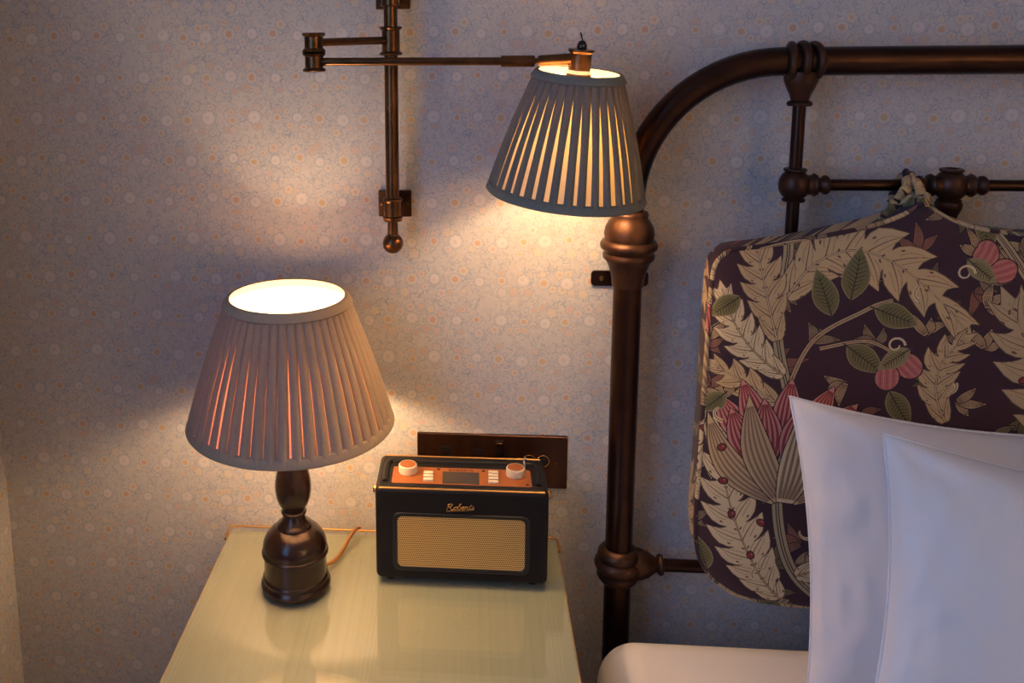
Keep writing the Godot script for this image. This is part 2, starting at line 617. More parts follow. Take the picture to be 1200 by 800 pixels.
# ---------------------------------------------------------------- materials
func materials() -> void:
	var w := mat("wallpaper", Color.WHITE, 0.85)
	w.albedo_texture = wallpaper_texture()
	w.uv1_triplanar = true
	w.uv1_world_triplanar = true
	w.uv1_triplanar_sharpness = 8.0
	w.uv1_scale = Vector3(1 / 0.276, 1 / 0.381, 1 / 0.276)
	w.metallic_specular = 0.3
	mat("ceiling_paint", srgb(214, 208, 200), 0.9)
	mat("floor_wood", srgb(112, 84, 62), 0.5)
	mat("window_paint", srgb(228, 226, 222), 0.4)
	var gl := mat("window_glass", Color(1, 1, 1, 0.05), 0.02)
	gl.transparency = BaseMaterial3D.TRANSPARENCY_ALPHA

	var br := mat("bed_bronze", Color.WHITE, 0.30, 0.8)
	br.albedo_texture = noise_tex(4, 0.02, srgb(44, 28, 21), srgb(66, 42, 30))
	br.uv1_triplanar = true
	br.uv1_scale = Vector3(3, 3, 3)
	var cb := mat("cast_bronze", Color.WHITE, 0.42, 0.7)
	cb.albedo_texture = noise_tex(9, 0.03, srgb(52, 33, 25), srgb(96, 63, 44))
	cb.uv1_triplanar = true
	cb.uv1_scale = Vector3(5, 5, 5)
	var ab := mat("antique_brass", Color.WHITE, 0.30, 0.95)
	ab.albedo_texture = noise_tex(6, 0.02, srgb(84, 57, 37), srgb(134, 92, 56))
	ab.uv1_triplanar = true
	ab.uv1_scale = Vector3(4, 4, 4)
	mat("bright_brass", srgb(205, 160, 92), 0.25, 1.0)
	mat("steel", srgb(200, 196, 190), 0.22, 1.0)
	var lb := mat("lamp_bronze", Color.WHITE, 0.26, 0.55)
	lb.albedo_texture = noise_tex(12, 0.02, srgb(40, 26, 20), srgb(58, 37, 28))
	lb.uv1_triplanar = true
	lb.uv1_scale = Vector3(5, 5, 5)
	lb.clearcoat_enabled = true
	lb.clearcoat = 0.4
	lb.clearcoat_roughness = 0.2

	for q in [["taupe", srgb(168, 146, 122), srgb(188, 166, 140), 0.34, Color(0.9, 0.5, 0.25)], ["slate", srgb(112, 112, 100), srgb(132, 132, 120), 0.46, Color(1.0, 0.76, 0.46)]]:
		var f := mat("pleat_" + q[0], Color.WHITE, 0.9)
		f.albedo_texture = weave_texture(q[1], q[2])
		f.uv1_triplanar = true
		f.uv1_scale = Vector3(30, 30, 30)
		f.backlight_enabled = true
		f.backlight = q[4] * q[3]
		var bnd := mat("band_" + q[0], Color.WHITE, 0.9)
		bnd.albedo_texture = f.albedo_texture
		bnd.uv1_triplanar = true
		bnd.uv1_scale = Vector3(30, 30, 30)
	var l1 := mat("lining_rose", srgb(236, 214, 190), 0.9)
	l1.backlight_enabled = true
	l1.backlight = srgb(128, 70, 26)
	var l2 := mat("lining_gold", srgb(228, 206, 166), 0.9)
	l2.backlight_enabled = true
	l2.backlight = srgb(108, 86, 38)
	var l3 := mat("linen_shade", srgb(240, 230, 212), 0.9)
	l3.backlight_enabled = true
	l3.backlight = Color(0.95, 0.9, 0.8)
	var gb := mat("bulb_glass", srgb(255, 244, 226), 0.4)
	gb.emission_enabled = true
	gb.emission = srgb(255, 214, 160)
	gb.emission_energy_multiplier = 6.0
	mat("socket_white", srgb(226, 220, 208), 0.5)
	mat("cord_gold", srgb(150, 98, 44), 0.6)

	var tp := mat("table_paint", Color.WHITE, 0.5)
	var im := Image.create(256, 64, false, Image.FORMAT_RGB8)
	rng.seed = 21
	for x in 256:
		var c := srgb(144, 148, 115).lerp(srgb(135, 137, 104), pow(rng.randf(), 3.0))
		im.fill_rect(Rect2i(x, 0, 1, 64), c)
	tp.albedo_texture = ImageTexture.create_from_image(im)
	tp.uv1_triplanar = true
	tp.uv1_scale = Vector3(4, 2, 1)
	var gt := mat("table_glass", Color(1, 1, 1, 0.04), 0.012)
	gt.transparency = BaseMaterial3D.TRANSPARENCY_ALPHA

	var lt := mat("leatherette", srgb(20, 18, 20), 0.5)
	lt.metallic_specular = 0.35
	mat("copper_panel", srgb(160, 92, 46), 0.45, 0.3)
	mat("cream_plastic", srgb(206, 190, 166), 0.4)
	mat("display_glass", srgb(62, 54, 48), 0.15)
	var gm := mat("gold_mesh", Color.WHITE, 0.45, 0.3)
	gm.albedo_texture = grille_texture()
	gm.uv1_triplanar = true
	gm.uv1_scale = Vector3(80, 80, 80)
	mat("gold_piping", srgb(196, 148, 84), 0.35, 0.7)
	mat("ink", srgb(58, 34, 20), 0.7)
	var pp := mat("plate_bronze", Color.WHITE, 0.34, 0.7)
	pp.albedo_texture = noise_tex(15, 0.02, srgb(62, 38, 26), srgb(78, 48, 32))
	pp.uv1_triplanar = true
	pp.uv1_scale = Vector3(6, 1, 1)
	mat("black_plastic", srgb(22, 20, 19), 0.4)

	var fb := mat("printed_cloth", Color.WHITE, 0.85)
	fb.albedo_texture = cloth_texture()
	fb.rim_enabled = true
	fb.rim = 0.15
	mat("bed_linen", srgb(226, 218, 214), 0.8)
	var pl := mat("pillow_cotton", srgb(230, 224, 222), 0.7)
	pl.rim_enabled = true
	pl.rim = 0.3
	var ps := mat("pillow_satin", srgb(232, 230, 230), 0.45)
	ps.rim_enabled = true
	ps.rim = 0.4

# ---------------------------------------------------------------- lamp shades
func lamp_shade(parent: Node3D, at: Transform3D, rt: float, rb: float, hh: float, count: int, gap_top: float, gap_bot: float, jitter: float, kind: String, lining: Material, rs: int) -> void:
	rng.seed = rs
	var rad := func(t: float) -> float: return lerpf(rb, rt, t) + 0.035 * hh * sin(PI * t) * 0.5
	var b := MB.new()
	var pr := []
	for i in 13:
		var t := i / 12.0
		pr.append(Vector2(rad.call(t) - 0.0006, hh * t))
	b.lathe(pr, 72)
	var sh := part("shade", b, lining, parent)
	sh.transform = at
	# fabric pleats, each a folded strip
	for k in count:
		var a0 := TAU * k / count
		var pitch := TAU / count
		var g0 := clampf(gap_bot + rng.randf_range(-jitter, jitter), -0.05, 0.6)
		var g1 := clampf(gap_top + rng.randf_range(-jitter, jitter) * 0.3, -0.08, 0.6)
		var sway := rng.randf_range(-0.06, 0.06)
		var P := []
		var N := []
		for i in 8:
			var t := 0.025 + 0.95 * i / 7.0
			var g := lerpf(g0, g1, smoothstep(0.35, 0.97, t))
			var r: float = rad.call(t)
			var row := PackedVector3Array()
			var nr := PackedVector3Array()
			for s in 4:
				var f := s / 3.0
				var ang := a0 + pitch * ((1.0 - g) * f + g * 0.5 + sway * (1.0 - t))
				var lift: float = [0.0004, 0.0042, 0.0038, 0.0004][s] * lerpf(1.15, 0.7, t)
				row.append(Vector3((r + lift) * cos(ang), hh * t, (r + lift) * sin(ang)))
				var tilt: float = [-0.95, -0.3, 0.3, 0.95][s]
				nr.append(Vector3(cos(ang + tilt), 0.28, sin(ang + tilt)).normalized())
			P.append(row)
			N.append(nr)
		var pb := MB.new()
		pb.grid(P, false, false, false, [], N)
		part("pleat", pb, M["pleat_" + kind], sh)
	for e in 2:
		var t := 0.0 if e == 0 else 1.0
		var bw := 0.0125 * (hh / 0.18)
		var r0: float = rad.call(t)
		var r1: float = rad.call(bw / hh if e == 0 else 1.0 - bw / hh)
		var y0 := 0.0 if e == 0 else hh - bw * 0.9
		var y1 := bw if e == 0 else hh
		var lo := r0 if e == 0 else r1
		var hi := r1 if e == 0 else r0
		var bb := MB.new()
		bb.lathe([Vector2(lo - 0.0014, y0), Vector2(lo + 0.0030, y0 - 0.0004), Vector2(lo + 0.0048, y0 + 0.002), Vector2(hi + 0.0048, y1 - 0.002), Vector2(hi + 0.0030, y1 + 0.0004), Vector2(hi - 0.0014, y1), Vector2(lo - 0.0014, y0)], 72, Transform3D(), 1.4)
		part("trim_band", bb, M["band_" + kind], sh)

func bulb(parent: Node3D, at: Transform3D, r: float, energy: float, c: Color, down := false) -> void:
	var s := -1.0 if down else 1.0
	var xf := at * Transform3D(Basis.from_scale(Vector3(1, s, 1)), Vector3.ZERO)
	var b := MB.new()
	var pr := []
	for i in 13:
		var a := PI * (i / 12.0) - PI / 2
		pr.append(Vector2(maxf(r * cos(a), 0.0004), r * sin(a)))
	b.lathe(pr, 24, xf)
	part("bulb", b, M["bulb_glass"], parent)
	var hb := MB.new()
	hb.lathe([Vector2(0.001, -r - 0.045), Vector2(0.014, -r - 0.045), Vector2(0.016, -r - 0.035), Vector2(0.016, -r * 0.93), Vector2(0.012, -r * 0.9), Vector2(0.001, -r * 0.9)], 24, xf)
	part("bulb_holder", hb, M["socket_white"], parent)
	var l := OmniLight3D.new()
	l.name = "lamp_light"
	l.position = at.origin
	l.light_color = c
	l.light_energy = energy
	l.light_size = r * 0.9
	l.omni_range = 8.0
	l.omni_attenuation = 2.0
	l.shadow_enabled = true
	parent.add_child(l, true)

# ---------------------------------------------------------------- things
func table_lamp() -> void:
	var t := thing("table_lamp", "bronze turned table lamp with taupe pleated shade beside the radio", "table lamp", Vector3(-0.2505, 0.6255, 0.160))
	var b := MB.new()
	b.lathe([Vector2(0.0005, 0), Vector2(0.046, 0), Vector2(0.050, 0.002), Vector2(0.0515, 0.006), Vector2(0.0505, 0.010), Vector2(0.0475, 0.0125), Vector2(0.0475, 0.014), Vector2(0.0485, 0.0165), Vector2(0.0480, 0.019), Vector2(0.0460, 0.0205)], 56, Transform3D(), 1.2)
	part("foot", b, M["lamp_bronze"], t)
	b = MB.new()
	b.lathe([Vector2(0.0458, 0.0200), Vector2(0.0458, 0.0510), Vector2(0.0470, 0.0525), Vector2(0.0492, 0.0550), Vector2(0.0486, 0.0580), Vector2(0.0466, 0.0592)], 56, Transform3D(), 1.2)
	part("drum", b, M["lamp_bronze"], t)
	b = MB.new()
	b.lathe([Vector2(0.0468, 0.0588), Vector2(0.0474, 0.0640), Vector2(0.0462, 0.0715), Vector2(0.0430, 0.0790), Vector2(0.0380, 0.0860), Vector2(0.0310, 0.0920), Vector2(0.0262, 0.0945), Vector2(0.0262, 0.0965), Vector2(0.0250, 0.0990), Vector2(0.0218, 0.1010), Vector2(0.0180, 0.1065), Vector2(0.0158, 0.1120), Vector2(0.0150, 0.1150)], 56, Transform3D(), 0.9)
	part("dome", b, M["lamp_bronze"], t)
	b = MB.new()
	b.lathe([Vector2(0.0150, 0.1145), Vector2(0.0182, 0.1158), Vector2(0.0188, 0.1180), Vector2(0.0178, 0.1200), Vector2(0.0150, 0.1212), Vector2(0.0168, 0.1240), Vector2(0.0212, 0.1310), Vector2(0.0248, 0.1410), Vector2(0.0264, 0.1520), Vector2(0.0262, 0.1630), Vector2(0.0244, 0.1750), Vector2(0.0214, 0.1870), Vector2(0.0182, 0.2000), Vector2(0.0160, 0.2150), Vector2(0.0165, 0.2250), Vector2(0.0185, 0.2300), Vector2(0.0185, 0.2350), Vector2(0.0100, 0.2380), Vector2(0.0100, 0.2700), Vector2(0.0005, 0.2702)], 48, Transform3D(), 0.9)
	part("baluster", b, M["lamp_bronze"], t)
	bulb(t, Transform3D(Basis(), Vector3(0, 0.332, 0)), 0.030, TABLE_LAMP_ENERGY, LAMP_COLOR)
	b = MB.new()
	for k in 3:
		var d := Vector3(cos(TAU * k / 3 + 0.5), 0, sin(TAU * k / 3 + 0.5))
		b = MB.new()
		b.tube([d * 0.009 + Vector3(0, 0.268, 0), d * 0.06 + Vector3(0, 0.262, 0), d * 0.1425 + Vector3(0, 0.2625, 0)], 0.0012, 6)
		part("shade_wire", b, M["bright_brass"], t)
	lamp_shade(t, Transform3D(Basis(), Vector3(0, 0.257, 0)), 0.0820, 0.1440, 0.1875, 50, -0.06, 0.11, 0.12, "taupe", M["lining_rose"], 41)
	b = MB.new()
	var path := smooth3([Vector3(0.030, 0.006, -0.036), Vector3(0.048, 0.004, -0.055), Vector3(0.058, 0.004, -0.085), Vector3(0.066, 0.010, -0.112), Vector3(0.074, 0.016, -0.126), Vector3(0.078, 0.010, -0.140)], 8)
	b.tube(path, 0.0028, 8)
	part("cord", b, M["cord_gold"], t).set_meta("label", "gold braided cord")

func wall_lamp() -> void:
	var t := thing("swing_arm_wall_lamp", "antique brass swing-arm wall lamp with slate pleated shade above the table", "wall lamp", Vector3(-0.110, 1.1193, 0.0))
	var m: Material = M["antique_brass"]
	var z := 0.05
	# rail and finial; heights from the finial's centre
	var b := MB.new()
	b.lathe([Vector2(0.0005, 0.050), Vector2(0.0100, 0.050), Vector2(0.0100, 0.560), Vector2(0.0005, 0.561)], 32, Transform3D(Basis(), Vector3(0, 0, z)))
	part("rail", b, m, t)
	b = MB.new()
	var pr := []
	for i in 15:
		var a := -PI / 2 + i / 14.0 * 2.55
		pr.append(Vector2(maxf(0.0155 * cos(a), 0.0004), 0.0155 * sin(a)))
	pr.append_array([Vector2(0.0082, 0.0150), Vector2(0.0078, 0.0330), Vector2(0.0120, 0.0350), Vector2(0.0150, 0.0380), Vector2(0.0150, 0.0410), Vector2(0.0105, 0.0440)])
	b.lathe(pr, 32, Transform3D(Basis(), Vector3(0, 0, z)), 0.9)
	part("finial", b, m, t)
	for y0 in [0.0515, 0.366]:
		var pl := MB.new()
		pl.box(Vector3(0, y0 + (0.0005 if y0 < 0.1 else 0.0), 0.004), Vector3(0.051, 0.041, 0.006), 0.0014)
		for s in [-1, 1]:
			pl.lathe([Vector2(0.0030, 0), Vector2(0.0028, 0.0012), Vector2(0.0004, 0.0017)], 10, Transform3D(Basis(Vector3.RIGHT, PI / 2), Vector3(s * 0.0195, y0, 0.007)))
		pl.tube([Vector3(0, y0, 0.006), Vector3(0, y0, 0.045)], 0.0075, 16)
		part("bracket", pl, m, t)
		var cl := MB.new()
		cl.lathe([Vector2(0.0101, y0 - 0.017), Vector2(0.0138, y0 - 0.0165), Vector2(0.0145, y0 - 0.0145), Vector2(0.0130, y0 - 0.012), Vector2(0.0128, y0 + 0.011), Vector2(0.0145, y0 + 0.0135), Vector2(0.0150, y0 + 0.0160), Vector2(0.0135, y0 + 0.0180), Vector2(0.0101, y0 + 0.0185)], 32, Transform3D(Basis(), Vector3(0, 0, z)), 1.2)
		part("collar", cl, m, t)
	var spool := func(c: Vector3, half: float, r: float, called: String) -> void:
		var s := MB.new()
		s.lathe([Vector2(0.0005, -half), Vector2(r, -half), Vector2(r * 1.08, -half + 0.0015), Vector2(r * 1.0, -half + 0.004), Vector2(r * 0.84, -half + 0.0055), Vector2(r * 0.84, half - 0.0055), Vector2(r * 1.0, half - 0.004), Vector2(r * 1.08, half - 0.0015), Vector2(r, half), Vector2(0.0005, half)], 32, Transform3D(Basis(), c), 1.0)
		part(called, s, m, t)
	var kz := 0.160
	var kx := -0.094
	spool.call(Vector3(0, 0.3002, z), 0.0205, 0.0155, "sleeve")
	spool.call(Vector3(kx, 0.3010, kz), 0.0130, 0.0147, "knuckle")
	spool.call(Vector3(kx, 0.2752, kz), 0.0128, 0.0147, "knuckle")
	b = MB.new()
	b.tube([Vector3(-0.006, 0.3010, z + 0.007), Vector3(kx + 0.006, 0.3010, kz - 0.007)], 0.0056, 16)
	part("arm", b, m, t)
	b = MB.new()
	b.tube([Vector3(kx + 0.008, 0.2755, kz), Vector3(0.1560, 0.2742, kz)], 0.0054, 16)
	part("arm", b, m, t)
	b = MB.new()
	b.tube([Vector3(0.1540, 0.2742, kz), Vector3(0.1550, 0.2742, kz), Vector3(0.1970, 0.2740, kz), Vector3(0.1980, 0.2740, kz)], [0.0070, 0.0077, 0.0077, 0.0070], 20)
	part("coupling", b, m, t)
	b = MB.new()
	b.tube([Vector3(0.1960, 0.2740, kz), Vector3(0.2040, 0.2740, kz)], 0.0042, 14)
	b.tube([Vector3(0.2030, 0.2740, kz), Vector3(0.2040, 0.2742, kz), Vector3(0.2300, 0.2752, kz), Vector3(0.2450, 0.2760, kz)], [0.0058, 0.0075, 0.0080, 0.0080], 20)
	part("swivel", b, m, t)
	# head, tilted with its shade
	var tilt := Basis.from_euler(Vector3(deg_to_rad(4.0), 0, deg_to_rad(-4.6)))
	var top := Vector3(0.2555, 0.2602, kz)
	var hx := Transform3D(tilt, top)
	b = MB.new()
	b.lathe([Vector2(0.0005, -0.012), Vector2(0.0165, -0.012), Vector2(0.0165, -0.004), Vector2(0.0142, -0.002), Vector2(0.0142, 0.0230), Vector2(0.0158, 0.0245), Vector2(0.0172, 0.0268), Vector2(0.0165, 0.0290), Vector2(0.0005, 0.0292)], 32, hx, 1.0)
	part("lamp_holder", b, m, t)
	b = MB.new()
	b.lathe([Vector2(0.0005, 0.0288), Vector2(0.0058, 0.0288), Vector2(0.0068, 0.0310), Vector2(0.0062, 0.0355), Vector2(0.0040, 0.0395), Vector2(0.0005, 0.0405)], 20, hx, 1.2)
	b.tube([hx * Vector3(0, 0.040, 0), hx * Vector3(-0.0035, 0.0500, 0)], [0.0009, 0.0012], 8)
	part("switch", b, M["lamp_bronze"], t)
	b = MB.new()
	for k in 3:
		var d := Vector3(cos(TAU * k / 3 + 0.9), 0, sin(TAU * k / 3 + 0.9))
		b = MB.new()
		b.tube([hx * (d * 0.015 + Vector3(0, -0.008, 0)), hx * (d * 0.0535 + Vector3(0, -0.004, 0))], 0.0011, 6)
		part("shade_wire", b, M["bright_brass"], t)
	bulb(t, Transform3D(tilt, hx * Vector3(0, -0.066, 0)), 0.024, WALL_LAMP_ENERGY, LAMP_COLOR, true)
	lamp_shade(t, Transform3D(tilt, hx * Vector3(0, -0.1665, 0)), 0.0535, 0.1020, 0.1660, 36, -0.06, 0.35, 0.05, "slate", M["lining_gold"], 17)

func radio() -> void:
	var t := thing("radio", "black leatherette portable radio with gold mesh grille on the bedside table", "radio", Vector3(-0.0066, 0.6255, 0.0930))
	var hw := 0.1262
	var h := 0.1500
	var hd := 0.0520
	var b := MB.new()
	b.round_box(Vector3(0, h / 2 + 0.003, 0), Vector3(hw * 2, h - 0.003, hd * 2), 0.0085, 4)
	part("case", b, M["leatherette"], t)
	for sx in [-1, 1]:
		for sz in [-1, 1]:
			b = MB.new()
			b.lathe([Vector2(0.0005, 0), Vector2(0.008, 0), Vector2(0.008, 0.006), Vector2(0.0005, 0.006)], 16, Transform3D(Basis(), Vector3(sx * 0.105, 0, sz * 0.036)))
			part("rubber_foot", b, M["black_plastic"], t)
	# gilt piping round the top edges
	for z in [hd - 0.0035, -hd + 0.004]:
		b = MB.new()
		b.tube([Vector3(-hw + 0.006, h + (0.0004 if z < 0.0 else -0.0012), z), Vector3(hw - 0.006, h + (0.0004 if z < 0.0 else -0.0012), z)], 0.0016, 8)
		part("gilt_piping", b, M["gold_piping"], t)
	# raised padded lip along the back and sides of the top
	b = MB.new()
	b.tube(smooth3([Vector3(-hw + 0.014, h + 0.000, 0.034), Vector3(-hw + 0.013, h + 0.0005, 0.0), Vector3(-hw + 0.015, h + 0.0005, -0.024), Vector3(-hw + 0.030, h + 0.0005, -0.031), Vector3(0, h + 0.0005, -0.031), Vector3(hw - 0.030, h + 0.0005, -0.031), Vector3(hw - 0.015, h + 0.0005, -0.024), Vector3(hw - 0.013, h + 0.0005, 0.0), Vector3(hw - 0.014, h, 0.034)], 6), 0.0050, 10)
	part("carry_strap", b, M["leatherette"], t)
	var flat := Transform3D(Basis(Vector3.RIGHT, -PI / 2), Vector3(0, h, 0))
	b = MB.new()
	b.slab(rrect(0.2060, 0.0500, 0.0035), 0.0002, 0.0018, 0.0004, flat * Transform3D(Basis(), Vector3(0, -0.0130, 0)))
	part("control_panel", b, M["copper_panel"], t)
	b = MB.new()
	b.slab(rrect(0.0540, 0.0350, 0.0010), 0.0018, 0.0024, 0.0002, flat * Transform3D(Basis(), Vector3(-0.0010, -0.0185, 0)))
	part("display", b, M["display_glass"], t)
	for sx in [-1.0, 1.0]:
		b = MB.new()
		var kc := Transform3D(Basis(), Vector3(sx * 0.0805, h + 0.0018, 0.0030))
		b.lathe([Vector2(0.0005, 0), Vector2(0.0138, 0), Vector2(0.0143, 0.0010), Vector2(0.0140, 0.0105), Vector2(0.0128, 0.0120), Vector2(0.0118, 0.0120)], 36, kc, 1.0)
		var kn := part("tuning_knob", b, M["cream_plastic"], t)
		b = MB.new()
		b.lathe([Vector2(0.0118, 0.0120), Vector2(0.0112, 0.0112), Vector2(0.0005, 0.0114)], 30, kc, 1.2)
		part("knob_cap", b, M["copper_panel"], kn)
	for q in [[-0.0493, 0.0085], [-0.0490, 0.0185], [-0.0488, 0.0285], [0.0476, 0.0010], [0.0474, 0.0110], [0.0472, 0.0205], [0.0470, 0.0300]]:
		b = MB.new()
		b.round_box(Vector3(q[0], h + 0.0034, q[1]), Vector3(0.0145, 0.0036, 0.0066), 0.0009, 2)
		part("push_button", b, M["cream_plastic"], t)
	for q in [[-0.0345, -0.0060], [0.0330, -0.0050], [-0.0920, -0.0060], [0.0960, 0.0330]]:
		b = MB.new()
		b.lathe([Vector2(0.0026, 0.0016), Vector2(0.0026, 0.0024), Vector2(0.0004, 0.0026)], 12, Transform3D(Basis(), Vector3(q[0], h, q[1])))
		part("panel_screw", b, M["ink"], t)
	var tm := TextMesh.new()
	var font := SystemFont.new()
	font.font_names = PackedStringArray(["Droid Serif"])
	tm.font = font
	tm.text = "ROBERTS"
	tm.font_size = 32
	tm.pixel_size = 0.0002
	tm.depth = 0.0003
	var tw := tm.get_aabb().size.x
	tm.pixel_size = 0.0002 * 0.0370 / maxf(tw, 0.0001)
	var tx := inst("lettering", tm, M["ink"], t)
	tx.transform = Transform3D(Basis(Vector3.RIGHT, -PI / 2), Vector3(-0.0010, h + 0.0020, -0.0048))
	b = MB.new()
	b.tube([Vector3(0.0945, h + 0.001, -0.0110), Vector3(0.0945, h + 0.006, -0.0110), Vector3(0.0945, h + 0.0062, -0.0110), Vector3(0.0940, h + 0.0170, -0.0150)], [0.0030, 0.0030, 0.0018, 0.0018], 12)
	b.tube([Vector3(0.0932, h + 0.0170, -0.0150), Vector3(0.0975, h + 0.0185, -0.0156)], 0.0024, 10)
	part("aerial", b, M["steel"], t)
	# front
	var gx := Transform3D(Basis(), Vector3(-0.0005, 0.0665, hd))
	b = MB.new()
	var o1 := rrect(0.2000, 0.0920, 0.0110)
	var o2 := rrect(0.1860, 0.0800, 0.0075)
	var P := []
	for q in [[o1, -0.0006], [o1, 0.0004], [rrect(0.1975, 0.0897, 0.0103), 0.0013], [rrect(0.1900, 0.0835, 0.0085), 0.0012], [o2, 0.0002], [o2, -0.0006]]:
		var row := PackedVector3Array()
		for s in q[0]:
			row.append(gx * Vector3(s.x, s.y, q[1]))
		P.append(row)
	b.grid(P, true, false)
	part("grille_frame", b, M["black_plastic"], t)
	b = MB.new()
	b.slab(o2, -0.0010, 0.0004, 0.0002, gx)
	part("grille", b, M["gold_mesh"], t)
	# script name badge
	b = MB.new()
	var letters := [
		[[0.02, 0.0], [0.10, 0.45], [0.20, 0.98]],
		[[0.00, 0.82], [0.22, 1.06], [0.50, 1.00], [0.52, 0.74], [0.30, 0.54], [0.16, 0.54]],
		[[0.26, 0.54], [0.42, 0.28], [0.56, 0.02], [0.70, 0.10], [0.80, 0.26]],
		[[0.98, 0.52], [0.84, 0.44], [0.80, 0.18], [0.92, 0.02], [1.08, 0.18], [1.08, 0.42], [0.98, 0.52], [1.18, 0.46]],
		[[1.16, 0.30], [1.34, 0.66], [1.44, 1.00], [1.34, 1.02], [1.24, 0.50], [1.24, 0.08], [1.40, 0.02], [1.54, 0.24], [1.46, 0.46], [1.64, 0.38]],
		[[1.64, 0.22], [1.84, 0.32], [1.86, 0.50], [1.72, 0.48], [1.66, 0.18], [1.78, 0.00], [1.98, 0.14]],
		[[1.98, 0.10], [2.06, 0.50], [2.14, 0.42], [2.26, 0.46], [2.22, 0.10], [2.36, 0.04], [2.46, 0.24]],
		[[2.46, 0.20], [2.60, 0.90], [2.50, 0.30], [2.54, 0.02], [2.70, 0.10]],
		[[2.38, 0.60], [2.78, 0.66]],
		[[2.72, 0.12], [2.88, 0.52], [2.90, 0.36], [2.98, 0.18], [2.86, 0.00], [2.72, 0.06]],
		[[0.06, -0.22], [1.00, -0.14], [2.00, -0.16], [3.04, -0.06]]]
	for lt in letters:
		var pts := []
		for q in lt:
			pts.append(Vector3(q[0] + q[1] * 0.16 - 1.55, q[1] + q[0] * 0.09 - 0.5, 0.0))
		var sm := smooth3(pts, 5)
		for i in sm.size():
			sm[i] = Vector3(sm[i].x * 0.0134 - 0.0010, sm[i].y * 0.0090 + 0.1235, hd + 0.0004)
		b.tube(sm, 0.00075 if lt != letters[10] else 0.0006, 6)
	part("name_badge", b, M["bright_brass"], t).set_meta("label", "gold script lettering reading Roberts")
	for sx in [-1.0, 1.0]:
		b = MB.new()
		b.lathe([Vector2(0.0062, 0), Vector2(0.0062, 0.0020), Vector2(0.0045, 0.0042), Vector2(0.0005, 0.0048)], 20, Transform3D(Basis(Vector3(0, 0, 1), -sx * PI / 2), Vector3(sx * (hw - 0.0006), h - 0.0085, hd - 0.014)))
		part("strap_stud", b, M["bright_brass"], t)

func socket_plate() -> void:
	var t := thing("socket_plate", "dark bronze wall socket plate behind the radio", "wall socket", Vector3(0.0412, 0.752, 0.0))
	var b := MB.new()
	b.slab(rrect(0.2385, 0.0880, 0.0012, 2), 0.0, 0.0060, 0.0008)
	part("face_plate", b, M["plate_bronze"], t)
	for q in [[-0.0745, 0.0155, 0.0185, 0.0150], [-0.0210, 0.0130, 0.0150, 0.0130]]:
		b = MB.new()
		b.box(Vector3(q[0], q[1], 0.0062), Vector3(q[2], q[3], 0.0012), 0.0004)
		var s := part("data_outlet", b, M["black_plastic"], t)
		b = MB.new()
		b.box(Vector3(q[0], q[1] - 0.001, 0.0070), Vector3(q[2] * 0.4, q[3] * 0.35, 0.0012), 0.0003)
		part("outlet_tongue", b, M["plate_bronze"], s)
	b = MB.new()
	b.box(Vector3(0.0115, 0.0225, 0.0062), Vector3(0.0125, 0.0245, 0.0014), 0.0004)
	var rk := part("switch_surround", b, M["black_plastic"], t)
	b = MB.new()
	b.box(Vector3(0, 0, 0), Vector3(0.0090, 0.0205, 0.0040), 0.0008)
	var ro := part("rocker", b, M["antique_brass"], rk)
	ro.transform = Transform3D(Basis(Vector3.RIGHT, 0.10), Vector3(0.0115, 0.0225, 0.0080))
	for x in [0.0590, 0.0812]:
		b = MB.new()
		b.lathe([Vector2(0.0005, 0.0), Vector2(0.0050, 0.0), Vector2(0.0050, 0.0018), Vector2(0.0005, 0.0018)], 20, Transform3D(Basis(Vector3.RIGHT, PI / 2), Vector3(x, 0.0030, 0.006)))
		var so := part("round_outlet", b, M["black_plastic"], t)
		b = MB.new()
		var ring := []
		for i in 28:
			var a := TAU * i / 28
			ring.append(Vector3(x + 0.0092 * cos(a), 0.0030 + 0.0092 * sin(a), 0.0068))
		b.tube(ring, 0.0009, 8, false, true)
		part("outlet_ring", b, M["bright_brass"], so)
	for x in [-0.1080, 0.1020]:
		b = MB.new()
		b.lathe([Vector2(0.0028, 0), Vector2(0.0026, 0.0008), Vector2(0.0004, 0.0012)], 14, Transform3D(Basis(Vector3.RIGHT, PI / 2), Vector3(x, 0.0, 0.006)))
		part("screw", b, M["antique_brass"], t)

